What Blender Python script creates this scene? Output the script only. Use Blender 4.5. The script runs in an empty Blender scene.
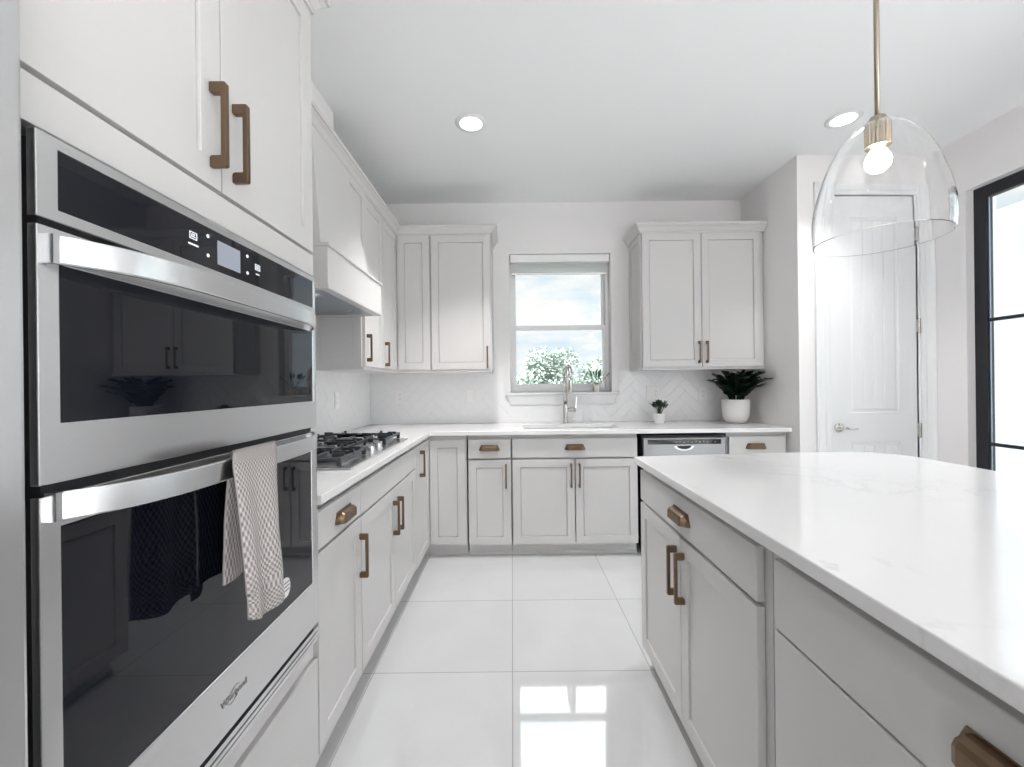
import bpy, bmesh, math, random
from mathutils import Vector, Matrix
random.seed(7)
PI = math.pi
C = bpy.context.scene.collection
sc = bpy.context.scene

# ------------------------------------------------------------------ camera, light, exposure
F_PX, EYE = 420.0, 1.255
cam = bpy.data.cameras.new('camera'); cam.sensor_fit = 'HORIZONTAL'; cam.sensor_width = 36.0
cam.lens = 36.0 * F_PX / 1024.0; cam.clip_start = 0.02; cam.clip_end = 200
cam.shift_y = 0.5 / 1024.0
cam_o = bpy.data.objects.new('camera', cam); C.objects.link(cam_o)
cam_o.location = (0, 0, EYE)
cam_o.rotation_euler = (Matrix.Rotation(PI/2, 4, 'X') @ Matrix.Rotation(math.radians(-0.65), 4, 'Z')).to_euler()
sc.camera = cam_o
sc.view_settings.view_transform = 'Standard'; sc.view_settings.look = 'None'
sc.view_settings.exposure = 0.6; sc.view_settings.gamma = 1.0
sc.view_settings.use_curve_mapping = False
sc.cycles.use_denoising = True
sc.cycles.max_bounces = 10; sc.cycles.diffuse_bounces = 5; sc.cycles.glossy_bounces = 5
sc.cycles.transmission_bounces = 8; sc.cycles.transparent_max_bounces = 8
sc.cycles.caustics_reflective = False; sc.cycles.caustics_refractive = False
sc.cycles.sample_clamp_indirect = 6.0

def nd(nt, typ, **kw):
    n = nt.nodes.new(typ)
    for k, v in kw.items():
        if k.startswith('i_'): n.inputs[k[2:].replace('_', ' ')].default_value = v
        else: setattr(n, k, v)
    return n

world = bpy.data.worlds.new('sky'); sc.world = world; world.use_nodes = True
nt = world.node_tree; nt.nodes.clear()
tc = nd(nt, 'ShaderNodeTexCoord'); mp = nd(nt, 'ShaderNodeMapping'); mp.inputs['Scale'].default_value = (2.2, 2.2, 7.0)
nz = nd(nt, 'ShaderNodeTexNoise', i_Scale=2.1, i_Detail=7.0, i_Roughness=0.58)
rp = nd(nt, 'ShaderNodeValToRGB')
rp.color_ramp.elements[0].position = 0.40; rp.color_ramp.elements[0].color = (0.62, 0.79, 0.92, 1)
rp.color_ramp.elements[1].position = 0.62; rp.color_ramp.elements[1].color = (1.0, 0.985, 0.97, 1)
sep = nd(nt, 'ShaderNodeSeparateXYZ'); el = nd(nt, 'ShaderNodeMapRange', interpolation_type='SMOOTHSTEP')
for k_, v_ in (('From Min', 0.28), ('From Max', 0.60), ('To Min', 0.70), ('To Max', 5.0)): el.inputs[k_].default_value = v_
bg = nd(nt, 'ShaderNodeBackground'); wo = nd(nt, 'ShaderNodeOutputWorld')
nt.links.new(tc.outputs['Generated'], mp.inputs['Vector']); nt.links.new(mp.outputs['Vector'], nz.inputs['Vector'])
nt.links.new(nz.outputs['Fac'], rp.inputs['Fac']); nt.links.new(rp.outputs['Color'], bg.inputs['Color'])
nt.links.new(tc.outputs['Generated'], sep.inputs[0]); nt.links.new(sep.outputs['Z'], el.inputs['Value']); nt.links.new(el.outputs[0], bg.inputs['Strength'])
nt.links.new(bg.outputs['Background'], wo.inputs['Surface'])

def lamp(name, typ, loc, aim, energy, color=(1, 1, 1), **kw):
    d = bpy.data.lights.new(name, typ); d.energy = energy; d.color = color
    for k, v in kw.items(): setattr(d, k, v)
    o = bpy.data.objects.new(name, d); C.objects.link(o); o.location = loc
    o.rotation_euler = Vector(aim).to_track_quat('-Z', 'Y').to_euler()
    return o
lamp('sun', 'SUN', (-2, -9, 8), (0.12, 0.80, -0.58), 19.0, (1.0, 0.95, 0.90), angle=math.radians(1.0))
lamp('rear_fill', 'AREA', (1.55, -3.9, 1.25), (-.1, 1, 0.12), 10, (1.0, 0.95, 0.91), shape='RECTANGLE', size=2.1, size_y=2.2)  # added area lamp: fill light from behind the camera
lamp('side_fill', 'AREA', (2.9, -1.9, 1.25), (-1, 0.15, 0), 5, (0.98, 0.99, 1.0), shape='RECTANGLE', size=3.2, size_y=2.2)  # added area lamp: unseen fill from the right of the room

# ------------------------------------------------------------------ materials
MATS = {}
def mat(name, color, rough=0.5, metal=0.0, **kw):
    m = bpy.data.materials.new(name); m.use_nodes = True
    b = m.node_tree.nodes['Principled BSDF']
    b.inputs['Base Color'].default_value = (*color, 1); b.inputs['Roughness'].default_value = rough
    b.inputs['Metallic'].default_value = metal
    for k, v in kw.items(): b.inputs[k.replace('_', ' ')].default_value = v
    MATS[name] = m
    return m
def bsdf(m): return m.node_tree.nodes['Principled BSDF']
def add_bump(m, scale, strength, dist=0.002, detail=3.0, tex='ShaderNodeTexNoise', vec=None):
    t = m.node_tree; n = nd(t, tex); n.inputs['Scale'].default_value = scale
    if tex == 'ShaderNodeTexNoise': n.inputs['Detail'].default_value = detail
    c = nd(t, 'ShaderNodeTexCoord'); bp = nd(t, 'ShaderNodeBump', i_Strength=strength, i_Distance=dist)
    t.links.new(c.outputs['Object'], n.inputs['Vector'])
    t.links.new(n.outputs[0], bp.inputs['Height']); t.links.new(bp.outputs['Normal'], bsdf(m).inputs['Normal'])
    return n
def emis(name, color, strength):
    m = mat(name, (0, 0, 0), 0.5)
    bsdf(m).inputs['Emission Color'].default_value = (*color, 1); bsdf(m).inputs['Emission Strength'].default_value = strength
    return m

CAB = mat('cabinet_paint', (0.652, 0.636, 0.628), 0.32)
WALL = mat('wall_paint', (0.875, 0.855, 0.85), 0.6); add_bump(WALL, 160, 0.12)
CEIL = mat('ceiling_paint', (0.91, 0.915, 0.92), 0.7); add_bump(CEIL, 90, 0.25)
TRIM = mat('trim_paint', (0.84, 0.845, 0.85), 0.6)
VINYL = mat('window_vinyl', (0.9, 0.9, 0.9), 0.35)
FABRIC = mat('shade_fabric', (0.92, 0.92, 0.92), 0.8)
_t = FABRIC.node_tree; _tr = nd(_t, 'ShaderNodeBsdfTranslucent'); _tr.inputs['Color'].default_value = (.92,.92,.92,1); _mx = nd(_t, 'ShaderNodeMixShader'); _mx.inputs[0].default_value = 0.85
_t.links.new(bsdf(FABRIC).outputs[0], _mx.inputs[1]); _t.links.new(_tr.outputs[0], _mx.inputs[2]); _t.links.new(_mx.outputs[0], _t.nodes['Material Output'].inputs['Surface'])
STEEL = mat('brushed_steel', (0.72, 0.72, 0.725), 0.27, 1.0)
DSTEEL = mat('hood_steel', (0.35, 0.39, 0.44), 0.35, 1.0)
CHROME = mat('satin_nickel', (0.62, 0.6, 0.57), 0.18, 1.0)
BRASS = mat('antique_brass', (0.20, 0.138, 0.09), 0.36, 1.0); add_bump(BRASS, 60, 0.08)
LBRASS = mat('aged_brass', (0.42, 0.36, 0.28), 0.28, 1.0)
BLACKG = mat('oven_glass', (0.006, 0.007, 0.012), 0.02, 0.0, IOR=1.5)
DARK = mat('dark_gap', (0.012, 0.012, 0.014), 0.5)
IRON = mat('cast_iron', (0.045, 0.05, 0.06), 0.34)
BFRAME = mat('black_door_frame', (0.010, 0.011, 0.016), 0.6)
CERAM = mat('white_ceramic', (0.82, 0.80, 0.79), 0.18)
SINKW = mat('white_sink', (0.88, 0.88, 0.88), 0.15)
SOIL = mat('soil', (0.04, 0.03, 0.02), 0.9)
LEAFD = mat('dark_leaf', (0.010, 0.026, 0.014), 0.32)
LEAFG = mat('small_leaf', (0.035, 0.075, 0.035), 0.45)
TREE = mat('tree_leaf', (0.20, 0.255, 0.22), 0.8)
BARK = mat('bark', (0.3, 0.25, 0.2), 0.9)
LAWN = mat('lawn', (0.10, 0.105, 0.08), 0.9)
PATIO = mat('patio_concrete', (0.26, 0.26, 0.25), 0.8)
STUCCO = mat('stucco', (0.50, 0.52, 0.54), 0.8)
PLATE = mat('outlet_plastic', (0.88, 0.87, 0.86), 0.3)
SLOT = mat('outlet_slot', (0.25, 0.24, 0.24), 0.5)
ICON = emis('panel_icons', (0.9, 0.95, 1.0), 0.8)
SCREEN = emis('panel_screen', (0.42, 0.46, 0.54), 0.55)
LOGO = mat('logo_grey', (0.30, 0.30, 0.31), 0.4)
LENS = emis('downlight_lens', (1.0, 0.97, 0.92), 6.0)
BULB = emis('bulb_glow', (1.0, 0.86, 0.66), 14.0)
GLASS = mat('clear_glass', (1, 1, 1), 0.0, 0.0, IOR=1.45); bsdf(GLASS).inputs['Transmission Weight'].default_value = 1.0
PANE = bpy.data.materials.new('window_pane'); PANE.use_nodes = True
_t = PANE.node_tree; _t.nodes.clear()
_o = nd(_t, 'ShaderNodeOutputMaterial'); _m = nd(_t, 'ShaderNodeMixShader'); _a = nd(_t, 'ShaderNodeBsdfTransparent'); _g = nd(_t, 'ShaderNodeBsdfGlossy', i_Roughness=0.0); _f = nd(_t, 'ShaderNodeFresnel', i_IOR=1.35)
_a.inputs['Color'].default_value = (.97, .985, .98, 1)
_t.links.new(_f.outputs[0], _m.inputs[0]); _t.links.new(_a.outputs[0], _m.inputs[1]); _t.links.new(_g.outputs[0], _m.inputs[2]); _t.links.new(_m.outputs[0], _o.inputs['Surface'])

def quartz():
    m = mat('quartz', (0.84, 0.83, 0.83), 0.10); t = m.node_tree
    c = nd(t, 'ShaderNodeTexCoord'); mp = nd(t, 'ShaderNodeMapping'); mp.inputs['Rotation'].default_value = (0, 0, 0.5)
    w = nd(t, 'ShaderNodeTexNoise', i_Scale=1.1, i_Detail=8.0, i_Roughness=0.62, i_Distortion=0.7)
    r = nd(t, 'ShaderNodeValToRGB')
    e = r.color_ramp.elements
    e[0].position = 0.485; e[0].color = (0, 0, 0, 1); e[1].position = 0.515; e[1].color = (0, 0, 0, 1)
    k = e.new(0.5); k.color = (1, 1, 1, 1)
    n2 = nd(t, 'ShaderNodeTexNoise', i_Scale=1.7, i_Detail=2.0)
    r2 = nd(t, 'ShaderNodeValToRGB'); r2.color_ramp.elements[0].position = 0.5; r2.color_ramp.elements[1].position = 0.75
    mu = nd(t, 'ShaderNodeMath', operation='MULTIPLY')
    mx = nd(t, 'ShaderNodeMix', data_type='RGBA'); mx.inputs['A'].default_value = (0.85, 0.84, 0.84, 1); mx.inputs['B'].default_value = (0.60, 0.59, 0.585, 1)
    L = t.links.new
    L(c.outputs['Object'], mp.inputs['Vector']); L(mp.outputs[0], w.inputs['Vector']); L(w.outputs[0], r.inputs[0])
    L(c.outputs['Object'], n2.inputs['Vector']); L(n2.outputs[0], r2.inputs[0])
    L(r.outputs[0], mu.inputs[0]); L(r2.outputs[0], mu.inputs[1]); L(mu.outputs[0], mx.inputs['Factor'])
    L(mx.outputs['Result'], bsdf(m).inputs['Base Color'])
    return m
QUARTZ = quartz()

def floor_tile():
    m = mat('porcelain_floor', (0.7, 0.7, 0.71), 0.045, IOR=1.8); t = m.node_tree; L = t.links.new
    c = nd(t, 'ShaderNodeTexCoord'); mp = nd(t, 'ShaderNodeMapping'); mp.inputs['Location'].default_value = (0.012, -1.832 + 0.605*10, 0)
    br = nd(t, 'ShaderNodeTexBrick', offset=0.0, squash=1.0)
    br.inputs['Scale'].default_value = 1.0; br.inputs['Brick Width'].default_value = 0.605; br.inputs['Row Height'].default_value = 0.605
    br.inputs['Mortar Size'].default_value = 0.0022; br.inputs['Mortar Smooth'].default_value = 0.1; br.inputs['Bias'].default_value = 0.0
    br.inputs['Color1'].default_value = (0.68, 0.68, 0.685, 1); br.inputs['Color2'].default_value = (0.71, 0.71, 0.715, 1)
    br.inputs['Mortar'].default_value = (0.42, 0.41, 0.40, 1)
    n = nd(t, 'ShaderNodeTexNoise', i_Scale=2.5, i_Detail=6.0, i_Distortion=1.5)
    mx = nd(t, 'ShaderNodeMix', data_type='RGBA', blend_type='MULTIPLY'); mx.inputs['Factor'].default_value = 0.12
    bp = nd(t, 'ShaderNodeBump', i_Strength=0.3, i_Distance=0.002, invert=True)
    L(c.outputs['Object'], mp.inputs['Vector']); L(mp.outputs[0], br.inputs['Vector']); L(c.outputs['Object'], n.inputs['Vector'])
    L(br.outputs['Color'], mx.inputs['A']); L(n.outputs[0], mx.inputs['B']); L(mx.outputs['Result'], bsdf(m).inputs['Base Color'])
    L(br.outputs['Fac'], bp.inputs['Height']); L(bp.outputs['Normal'], bsdf(m).inputs['Normal'])
    return m
FLOOR = floor_tile()
SPLASH = mat('glazed_tile', (0.88, 0.88, 0.885), 0.2)
GROUT = mat('tile_grout', (0.66, 0.655, 0.65), 0.7)

def towel_mat():
    m = mat('waffle_towel', (0.60, 0.55, 0.54), 0.95); t = m.node_tree; L = t.links.new
    uv = nd(t, 'ShaderNodeUVMap'); sx = nd(t, 'ShaderNodeSeparateXYZ'); L(uv.outputs[0], sx.inputs[0])
    out = []
    for ax, fr in (('X', 2*PI*15), ('Y', 2*PI*46)):
        a = nd(t, 'ShaderNodeMath', operation='MULTIPLY'); a.inputs[1].default_value = fr
        s = nd(t, 'ShaderNodeMath', operation='SINE'); L(sx.outputs[ax], a.inputs[0]); L(a.outputs[0], s.inputs[0]); out.append(s)
    mul = nd(t, 'ShaderNodeMath', operation='MULTIPLY'); L(out[0].outputs[0], mul.inputs[0]); L(out[1].outputs[0], mul.inputs[1])
    ma = nd(t, 'ShaderNodeMapRange'); ma.inputs['From Min'].default_value = -0.7; ma.inputs['From Max'].default_value = 0.5
    L(mul.outputs[0], ma.inputs['Value'])
    mx = nd(t, 'ShaderNodeMix', data_type='RGBA'); mx.inputs['A'].default_value = (0.33, 0.29, 0.28, 1); mx.inputs['B'].default_value = (0.72, 0.67, 0.66, 1)
    L(ma.outputs[0], mx.inputs['Factor']); L(mx.outputs['Result'], bsdf(m).inputs['Base Color'])
    bp = nd(t, 'ShaderNodeBump', i_Strength=0.9, i_Distance=0.004); L(ma.outputs[0], bp.inputs['Height']); L(bp.outputs['Normal'], bsdf(m).inputs['Normal'])
    return m
TOWEL = towel_mat()

# ------------------------------------------------------------------ mesh helpers
class MB:
    def __init__(s): s.v = []; s.f = []
    def add(s, vs, fs, M=None):
        o = len(s.v)
        s.v += [tuple(M @ Vector(v)) if M else tuple(v) for v in vs]
        s.f += [tuple(i + o for i in f) for f in fs]
    def box(s, x0, x1, y0, y1, z0, z1, M=None):
        s.add([(x0,y0,z0),(x1,y0,z0),(x1,y1,z0),(x0,y1,z0),(x0,y0,z1),(x1,y0,z1),(x1,y1,z1),(x0,y1,z1)],
              [(0,3,2,1),(4,5,6,7),(0,1,5,4),(1,2,6,5),(2,3,7,6),(3,0,4,7)], M)
    def hexa(s, p, M=None):       # eight corners: bottom four, top four
        s.add(p, [(0,3,2,1),(4,5,6,7),(0,1,5,4),(1,2,6,5),(2,3,7,6),(3,0,4,7)], M)
    def prism(s, poly, a, b, axis='x', M=None):   # polygon of (u,v) extruded from a to b on an axis
        def P(u, v, w): return {'x': (w,u,v), 'y': (u,w,v), 'z': (u,v,w)}[axis]
        n = len(poly)
        s.add([P(u,v,a) for u,v in poly] + [P(u,v,b) for u,v in poly],
              [tuple(range(n))[::-1], tuple(range(n, 2*n))] + [(i,(i+1)%n,n+(i+1)%n,n+i) for i in range(n)], M)
    def lathe(s, prof, seg=32, center=(0,0,0), M=None, closed=False):
        cx, cy, cz = center; vs = []; fs = []
        for r, z in prof:
            for k in range(seg):
                a = 2*PI*k/seg; vs.append((cx + r*math.cos(a), cy + r*math.sin(a), cz + z))
        n = len(prof)
        for i in range(n - (0 if closed else 1)):
            j = (i+1) % n
            for k in range(seg):
                k2 = (k+1) % seg; fs.append((i*seg+k, i*seg+k2, j*seg+k2, j*seg+k))
        if not closed:
            fs.append(tuple(range(seg))[::-1]); fs.append(tuple((n-1)*seg + k for k in range(seg)))
        s.add(vs, fs, M)
    def tube(s, pts, r, seg=12, M=None):
        pts = [Vector(p) for p in pts]; rs = r if isinstance(r, (list, tuple)) else [r]*len(pts)
        vs = []; fs = []; up = None
        for i, p in enumerate(pts):
            d = (pts[min(i+1, len(pts)-1)] - pts[max(i-1, 0)]).normalized()
            if up is None: up = Vector((1,0,0)) if abs(d.x) < 0.9 else Vector((0,1,0))
            a = d.cross(up).normalized(); b = a.cross(d).normalized(); up = b
            for k in range(seg):
                t = 2*PI*k/seg; vs.append(p + a*math.cos(t)*rs[i] + b*math.sin(t)*rs[i])
        for i in range(len(pts)-1):
            for k in range(seg):
                k2 = (k+1) % seg; fs.append((i*seg+k, i*seg+k2, (i+1)*seg+k2, (i+1)*seg+k))
        fs.append(tuple(range(seg))[::-1]); fs.append(tuple((len(pts)-1)*seg + k for k in range(seg)))
        s.add(vs, fs, M)
    def cells(s, us, vs_, keep, w0, w1, axis='z'):   # slab cut into cells, some left out
        def P(u, v, w): return {'x': (w,u,v), 'y': (u,w,v), 'z': (u,v,w)}[axis]
        idx = {}
        def g(i, j, k):
            if (i,j,k) not in idx:
                idx[(i,j,k)] = len(s.v); s.v.append(P(us[i], vs_[j], (w0, w1)[k]))
            return idx[(i,j,k)]
        N, M_ = len(us)-1, len(vs_)-1
        K = lambda i, j: 0 <= i < N and 0 <= j < M_ and keep(0.5*(us[i]+us[i+1]), 0.5*(vs_[j]+vs_[j+1]))
        for i in range(N):
            for j in range(M_):
                if not K(i, j): continue
                s.f.append((g(i,j,1), g(i+1,j,1), g(i+1,j+1,1), g(i,j+1,1)))
                s.f.append((g(i,j,0), g(i,j+1,0), g(i+1,j+1,0), g(i+1,j,0)))
                if not K(i-1, j): s.f.append((g(i,j,0), g(i,j,1), g(i,j+1,1), g(i,j+1,0)))
                if not K(i+1, j): s.f.append((g(i+1,j,0), g(i+1,j+1,0), g(i+1,j+1,1), g(i+1,j,1)))
                if not K(i, j-1): s.f.append((g(i,j,0), g(i+1,j,0), g(i+1,j,1), g(i,j,1)))
                if not K(i, j+1): s.f.append((g(i,j+1,0), g(i,j+1,1), g(i+1,j+1,1), g(i+1,j+1,0)))
    def build(s, name, m, parent=None, bevel=0.0, smooth=False, seg=2, angle=35, kind=None, label=None):
        me = bpy.data.meshes.new(name); me.from_pydata(s.v, [], s.f); me.update()
        bm = bmesh.new(); bm.from_mesh(me); bmesh.ops.recalc_face_normals(bm, faces=bm.faces); bm.to_mesh(me); bm.free()
        me.materials.append(m)
        if smooth:
            me.polygons.foreach_set('use_smooth', [True]*len(me.polygons))
        o = bpy.data.objects.new(name, me); C.objects.link(o)
        if parent: o.parent = parent
        if bevel:
            b = o.modifiers.new('bevel', 'BEVEL'); b.width = bevel; b.segments = seg; b.limit_method = 'ANGLE'; b.angle_limit = math.radians(angle)
        if kind: o['kind'] = kind
        if label: o['label'] = label
        return o

def thing(name, label, cat, loc=(0,0,0), rotz=0.0, group=None):
    o = bpy.data.objects.new(name, None); C.objects.link(o); o.location = loc; o.rotation_euler = (0,0,rotz)
    o.empty_display_size = 0.1
    o['label'] = label; o['category'] = cat
    if group: o['group'] = group
    return o
def tag(o, label, cat, group=None):
    o['label'] = label; o['category'] = cat
    if group: o['group'] = group
    return o
def smooth_by_angle(o, deg=40):
    o.data.polygons.foreach_set('use_smooth', [True]*len(o.data.polygons))
    bm = bmesh.new(); bm.from_mesh(o.data)
    for e in bm.edges:
        if len(e.link_faces) == 2 and e.calc_face_angle() > math.radians(deg): e.smooth = False
    bm.to_mesh(o.data); bm.free()
    return o

# ------------------------------------------------------------------ the room
WL, WB, WR, ZC = -1.234, 3.65, 2.004, 2.83     # left wall, back wall, stub wall, ceiling
PX = 2.95                                      # right outer wall
PY = 2.93                                      # pantry wall
YR = -4.2                                      # rear wall
b = MB(); b.box(WL-0.3, PX+0.3, YR-0.3, WB+0.3, -0.1, 0.0); b.build('floor', FLOOR, kind='structure')
b = MB(); b.box(WL-0.3, PX+0.3, YR-0.3, WB+0.3, ZC, ZC+0.3); b.build('ceiling', CEIL, kind='structure')
b = MB(); b.box(WL-0.2, WL, YR, WB, 0, ZC); b.build('wall_left', WALL, kind='structure')
WX0, WX1, WZ0, WZ1 = -0.012, 0.868, 1.18, 2.385
b = MB(); b.cells([WL-0.2, WX0, WX1, WR+0.1], [0, WZ0, WZ1, ZC], lambda x, z: not (WX0 < x < WX1 and WZ0 < z < WZ1), WB, WB+0.2, 'y')
b.build('wall_back', WALL, kind='structure')
b = MB(); b.box(WR, WR+0.12, PY, WB, 0, ZC); b.build('wall_right', WALL, kind='structure')
DX0, DX1, DZ1 = 2.228, 2.836, 2.55
b = MB(); b.cells([WR+0.12, DX0, DX1, PX], [0, DZ1, ZC], lambda x, z: not (DX0 < x < DX1 and z < DZ1), PY, PY+0.12, 'y')
b.build('wall_pantry', WALL, kind='structure')
GY0, GY1, GZ = 0.86, 2.72, 2.475
b = MB(); b.cells([YR, -3.6, -0.2, GY0, GY1, PY+0.12], [0, GZ, ZC], lambda y, z: not (z < GZ and (GY0 < y < GY1 or -3.6 < y < -0.2)), PX, PX+0.2, 'x')
b.build('wall_patio', WALL, kind='structure')
b = MB(); b.cells([WL-0.2, 0.4, 2.7, PX+0.2], [0, 2.45, ZC], lambda x, z: not (0.4 < x < 2.7 and z < 2.45), YR-0.2, YR, 'y')
b.build('wall_rear', WALL, kind='structure')
# duct chase above the hood
b = MB(); b.box(WL, -1.01, 1.5, 2.42, 2.43, ZC); b.build('trim_1', WALL, kind='structure', bevel=0.004)

# pantry door casing, door leaf
b = MB()
cprof = [(0,0),(0.012,0),(0.016,0.008),(0.016,0.03),(0.010,0.04),(0.013,0.07),(0.018,0.085),(0.018,0.1),(0,0.1)]
def casing_bar(b, x_in, sgn, z0, z1):   # vertical casing on the pantry wall
    poly = [(x_in + sgn*w, PY - d) for d, w in cprof]
    b.prism(poly, z0, z1, 'z')
casing_bar(b, DX0-0.012, -1, 0, DZ1+0.085)
casing_bar(b, DX1+0.012, 1, 0, DZ1+0.085)
b.prism([(PY - d, DZ1+0.0 + w*0.85) for d, w in cprof], DX0-0.012, DX1+0.012, 'x')
b.build('trim_2', TRIM, kind='structure')
b = MB(); b.box(DX0-0.012, DX0+0.0, PY-0.002, PY+0.12, 0, DZ1); b.box(DX1, DX1+0.012, PY-0.002, PY+0.12, 0, DZ1); b.box(DX0-0.012, DX1+0.012, PY-0.002, PY+0.12, DZ1, DZ1+0.012)
b.box(DX0, DX0+0.015, PY+0.047, PY+0.065, 0, DZ1); b.box(DX1-0.015, DX1, PY+0.047, PY+0.065, 0, DZ1); b.box(DX0, DX1, PY+0.05, PY+0.065, DZ1-0.015, DZ1)
b.build('trim_3', TRIM, kind='structure')

def panel_leaf(b, x0, x1, z0, z1, yf, t, panels, rail_rec=0.009, grooves=0):
    """slab with sunk panels in its front (front at y=yf, back at yf+t)"""
    xs = sorted({x0, x1} | {p[0] for p in panels} | {p[1] for p in panels})
    zs = sorted({z0, z1} | {p[2] for p in panels} | {p[3] for p in panels})
    inp = lambda x, z: any(p[0] < x < p[1] and p[2] < z < p[3] for p in panels)
    for i in range(len(xs)-1):
        for j in range(len(zs)-1):
            if not inp((xs[i]+xs[i+1])/2, (zs[j]+zs[j+1])/2):
                b.add([(xs[i],yf,zs[j]),(xs[i+1],yf,zs[j]),(xs[i+1],yf,zs[j+1]),(xs[i],yf,zs[j+1])], [(0,1,2,3)])
    b.add([(x0,yf,z0),(x1,yf,z0),(x1,yf,z1),(x0,yf,z1),(x0,yf+t,z0),(x1,yf+t,z0),(x1,yf+t,z1),(x0,yf+t,z1)],
          [(0,4,5,1),(1,5,6,2),(2,6,7,3),(3,7,4,0),(4,7,6,5)])
    for (a, c, d, e) in panels:
        i1, i2 = 0.004, 0.018
        r1, r2 = rail_rec, rail_rec
        rings = [(0, 0), (i1, r1), (i2, r1), (i2+0.012, r1*0.35)]
        vs = []
        for ins, dep in rings:
            vs += [(a+ins,yf+dep,d+ins),(c-ins,yf+dep,d+ins),(c-ins,yf+dep,e-ins),(a+ins,yf+dep,e-ins)]
        fs = []
        for k in range(len(rings)-1):
            for q in range(4):
                fs.append((4*k+q, 4*k+(q+1)%4, 4*k+4+(q+1)%4, 4*k+4+q))
        b.add(vs, fs)
        ins, dep = rings[-1]
        X0, X1 = a+ins, c-ins
        n = grooves
        if not n:
            b.add([(X0,yf+dep,d+ins),(X1,yf+dep,d+ins),(X1,yf+dep,e-ins),(X0,yf+dep,e-ins)], [(0,1,2,3)])
        else:
            pr = [X0]
            pts = [(X0, dep)]
            for q in range(1, n+1):
                xg = X0 + (X1-X0)*q/(n+1)
                pts += [(xg-0.005, dep), (xg, dep+0.006), (xg+0.005, dep)]
            pts.append((X1, dep))
            vs = [(x, yf+dd, d+ins) for x, dd in pts] + [(x, yf+dd, e-ins) for x, dd in pts]; m = len(pts)
            b.add(vs, [(q, q+1, m+q+1, m+q) for q in range(m-1)])
door1 = thing('door_1', 'white pantry door with grooved panels in the white wall', 'door', (0,0,0)); del door1['category']; door1['kind'] = 'structure'
b = MB(); panel_leaf(b, DX0+0.002, DX1-0.002, 0.01, DZ1-0.003, PY+0.008, 0.038, [(2.36, 2.712, 1.025, 2.40), (2.36, 2.712, 0.20, 0.825)], grooves=3)
b.build('door_leaf', TRIM, door1)
b = MB(); Mh = Matrix.Translation((2.283, PY+0.008, 0.925)) @ Matrix.Rotation(PI/2, 4, 'X')
b.lathe([(0.001,0.0),(0.031,0.0),(0.031,0.006),(0.024,0.010),(0.014,0.012),(0.011,0.04),(0.001,0.042)], 28, (0,0,0), Mh)
b.tube([(2.283,PY-0.032,0.925),(2.30,PY-0.034,0.925),(2.33,PY-0.034,0.922),(2.36,PY-0.032,0.918),(2.385,PY-0.028,0.917)], [0.010,0.009,0.008,0.007,0.006], 12)
h = b.build('lever_handle', CHROME, door1, smooth=True); h['label'] = 'satin nickel lever handle'
for z in (2.27, 1.63, 0.90):
    b = MB(); b.box(DX1-0.004, DX1+0.02, PY-0.006, PY+0.006, z-0.045, z+0.045); b.lathe([(0.007,-0.05),(0.007,0.05)], 12, (DX1+0.004, PY-0.008, z))
    b.build('hinge', CHROME, door1)

# black-framed patio door in the right wall
door2 = thing('door_2', 'black framed glass patio door', 'door'); del door2['category']; door2['kind'] = 'structure'
FX = 3.0
b = MB(); b.cells([GY0, GY0+0.09, 1.745, 1.835, GY1-0.072, GY1], [0.0, 0.09, GZ-0.075, GZ], lambda y, z: not ((GY0+0.09 < y < 1.745 or 1.835 < y < GY1-0.072) and 0.09 < z < GZ-0.075), FX, FX+0.045, 'x')
b.build('door_frame', BFRAME, door2, bevel=0.003)
b = MB()
for z in (0.842, 1.625):
    for y0, y1 in ((GY0+0.09, 1.745), (1.835, GY1-0.072)): b.box(FX+0.004, FX+0.03, y0, y1, z-0.010, z+0.010)
b.build('muntin', BFRAME, door2)
b = MB()
for y0, y1 in ((GY0+0.09, 1.745), (1.835, GY1-0.072)): b.box(FX+0.016, FX+0.020, y0, y1, 0.09, GZ-0.075)
b.build('glass_pane', PANE, door2)
b = MB()
b.box(FX+0.012, FX+0.02, GY1-0.078, GY1-0.072, 0.09, GZ-0.075)
b.build('gasket', DSTEEL, door2)
# outside: patio, white house wall, lawn, trees
b = MB(); b.box(PX+0.3, 9.5, -6, 6.5, -0.12, -0.02); b.build('ground_patio', PATIO, kind='structure')
b = MB(); b.box(6.2, 6.4, -4, 7.0, -0.1, 3.4); b.box(6.14, 6.2, 4.75, 4.95, -0.1, 3.4); b.build('wall_outside', STUCCO, kind='structure')
b = MB(); b.box(-25, 30, 6.6, 45, -0.4, -0.15); b.build('ground_lawn', LAWN, kind='structure')

# window
win = thing('window_1', 'white single-hung window over the sink', 'window'); del win['category']; win['kind'] = 'structure'
WY = WB + 0.10
b = MB()
b.cells([WX0, WX0+0.03, WX1-0.03, WX1], [WZ0, WZ0+0.03, WZ1-0.03, WZ1], lambda x, z: not (WX0+0.03 < x < WX1-0.03 and WZ0+0.03 < z < WZ1-0.03), WY, WY+0.08, 'y')
b.build('window_frame', VINYL, win, bevel=0.003)
def sash(z0, z1, y):
    b = MB(); x0, x1 = WX0+0.03, WX1-0.03; w = 0.024
    b.cells([x0, x0+w, x1-w, x1], [z0, z0+0.042, z1-0.042, z1], lambda x, z: not (x0+w < x < x1-w and z0+0.042 < z < z1-0.042), y, y+0.03, 'y')
    f = b.build('sash', VINYL, win, bevel=0.004)
    b = MB(); b.box(x0+w-0.004, x1-w+0.004, y+0.012, y+0.016, z0+0.038, z1-0.038); b.build('pane', PANE, f)
sash(WZ0+0.03, 1.775, WY+0.008); sash(1.74, WZ1-0.03, WY+0.042)
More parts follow.
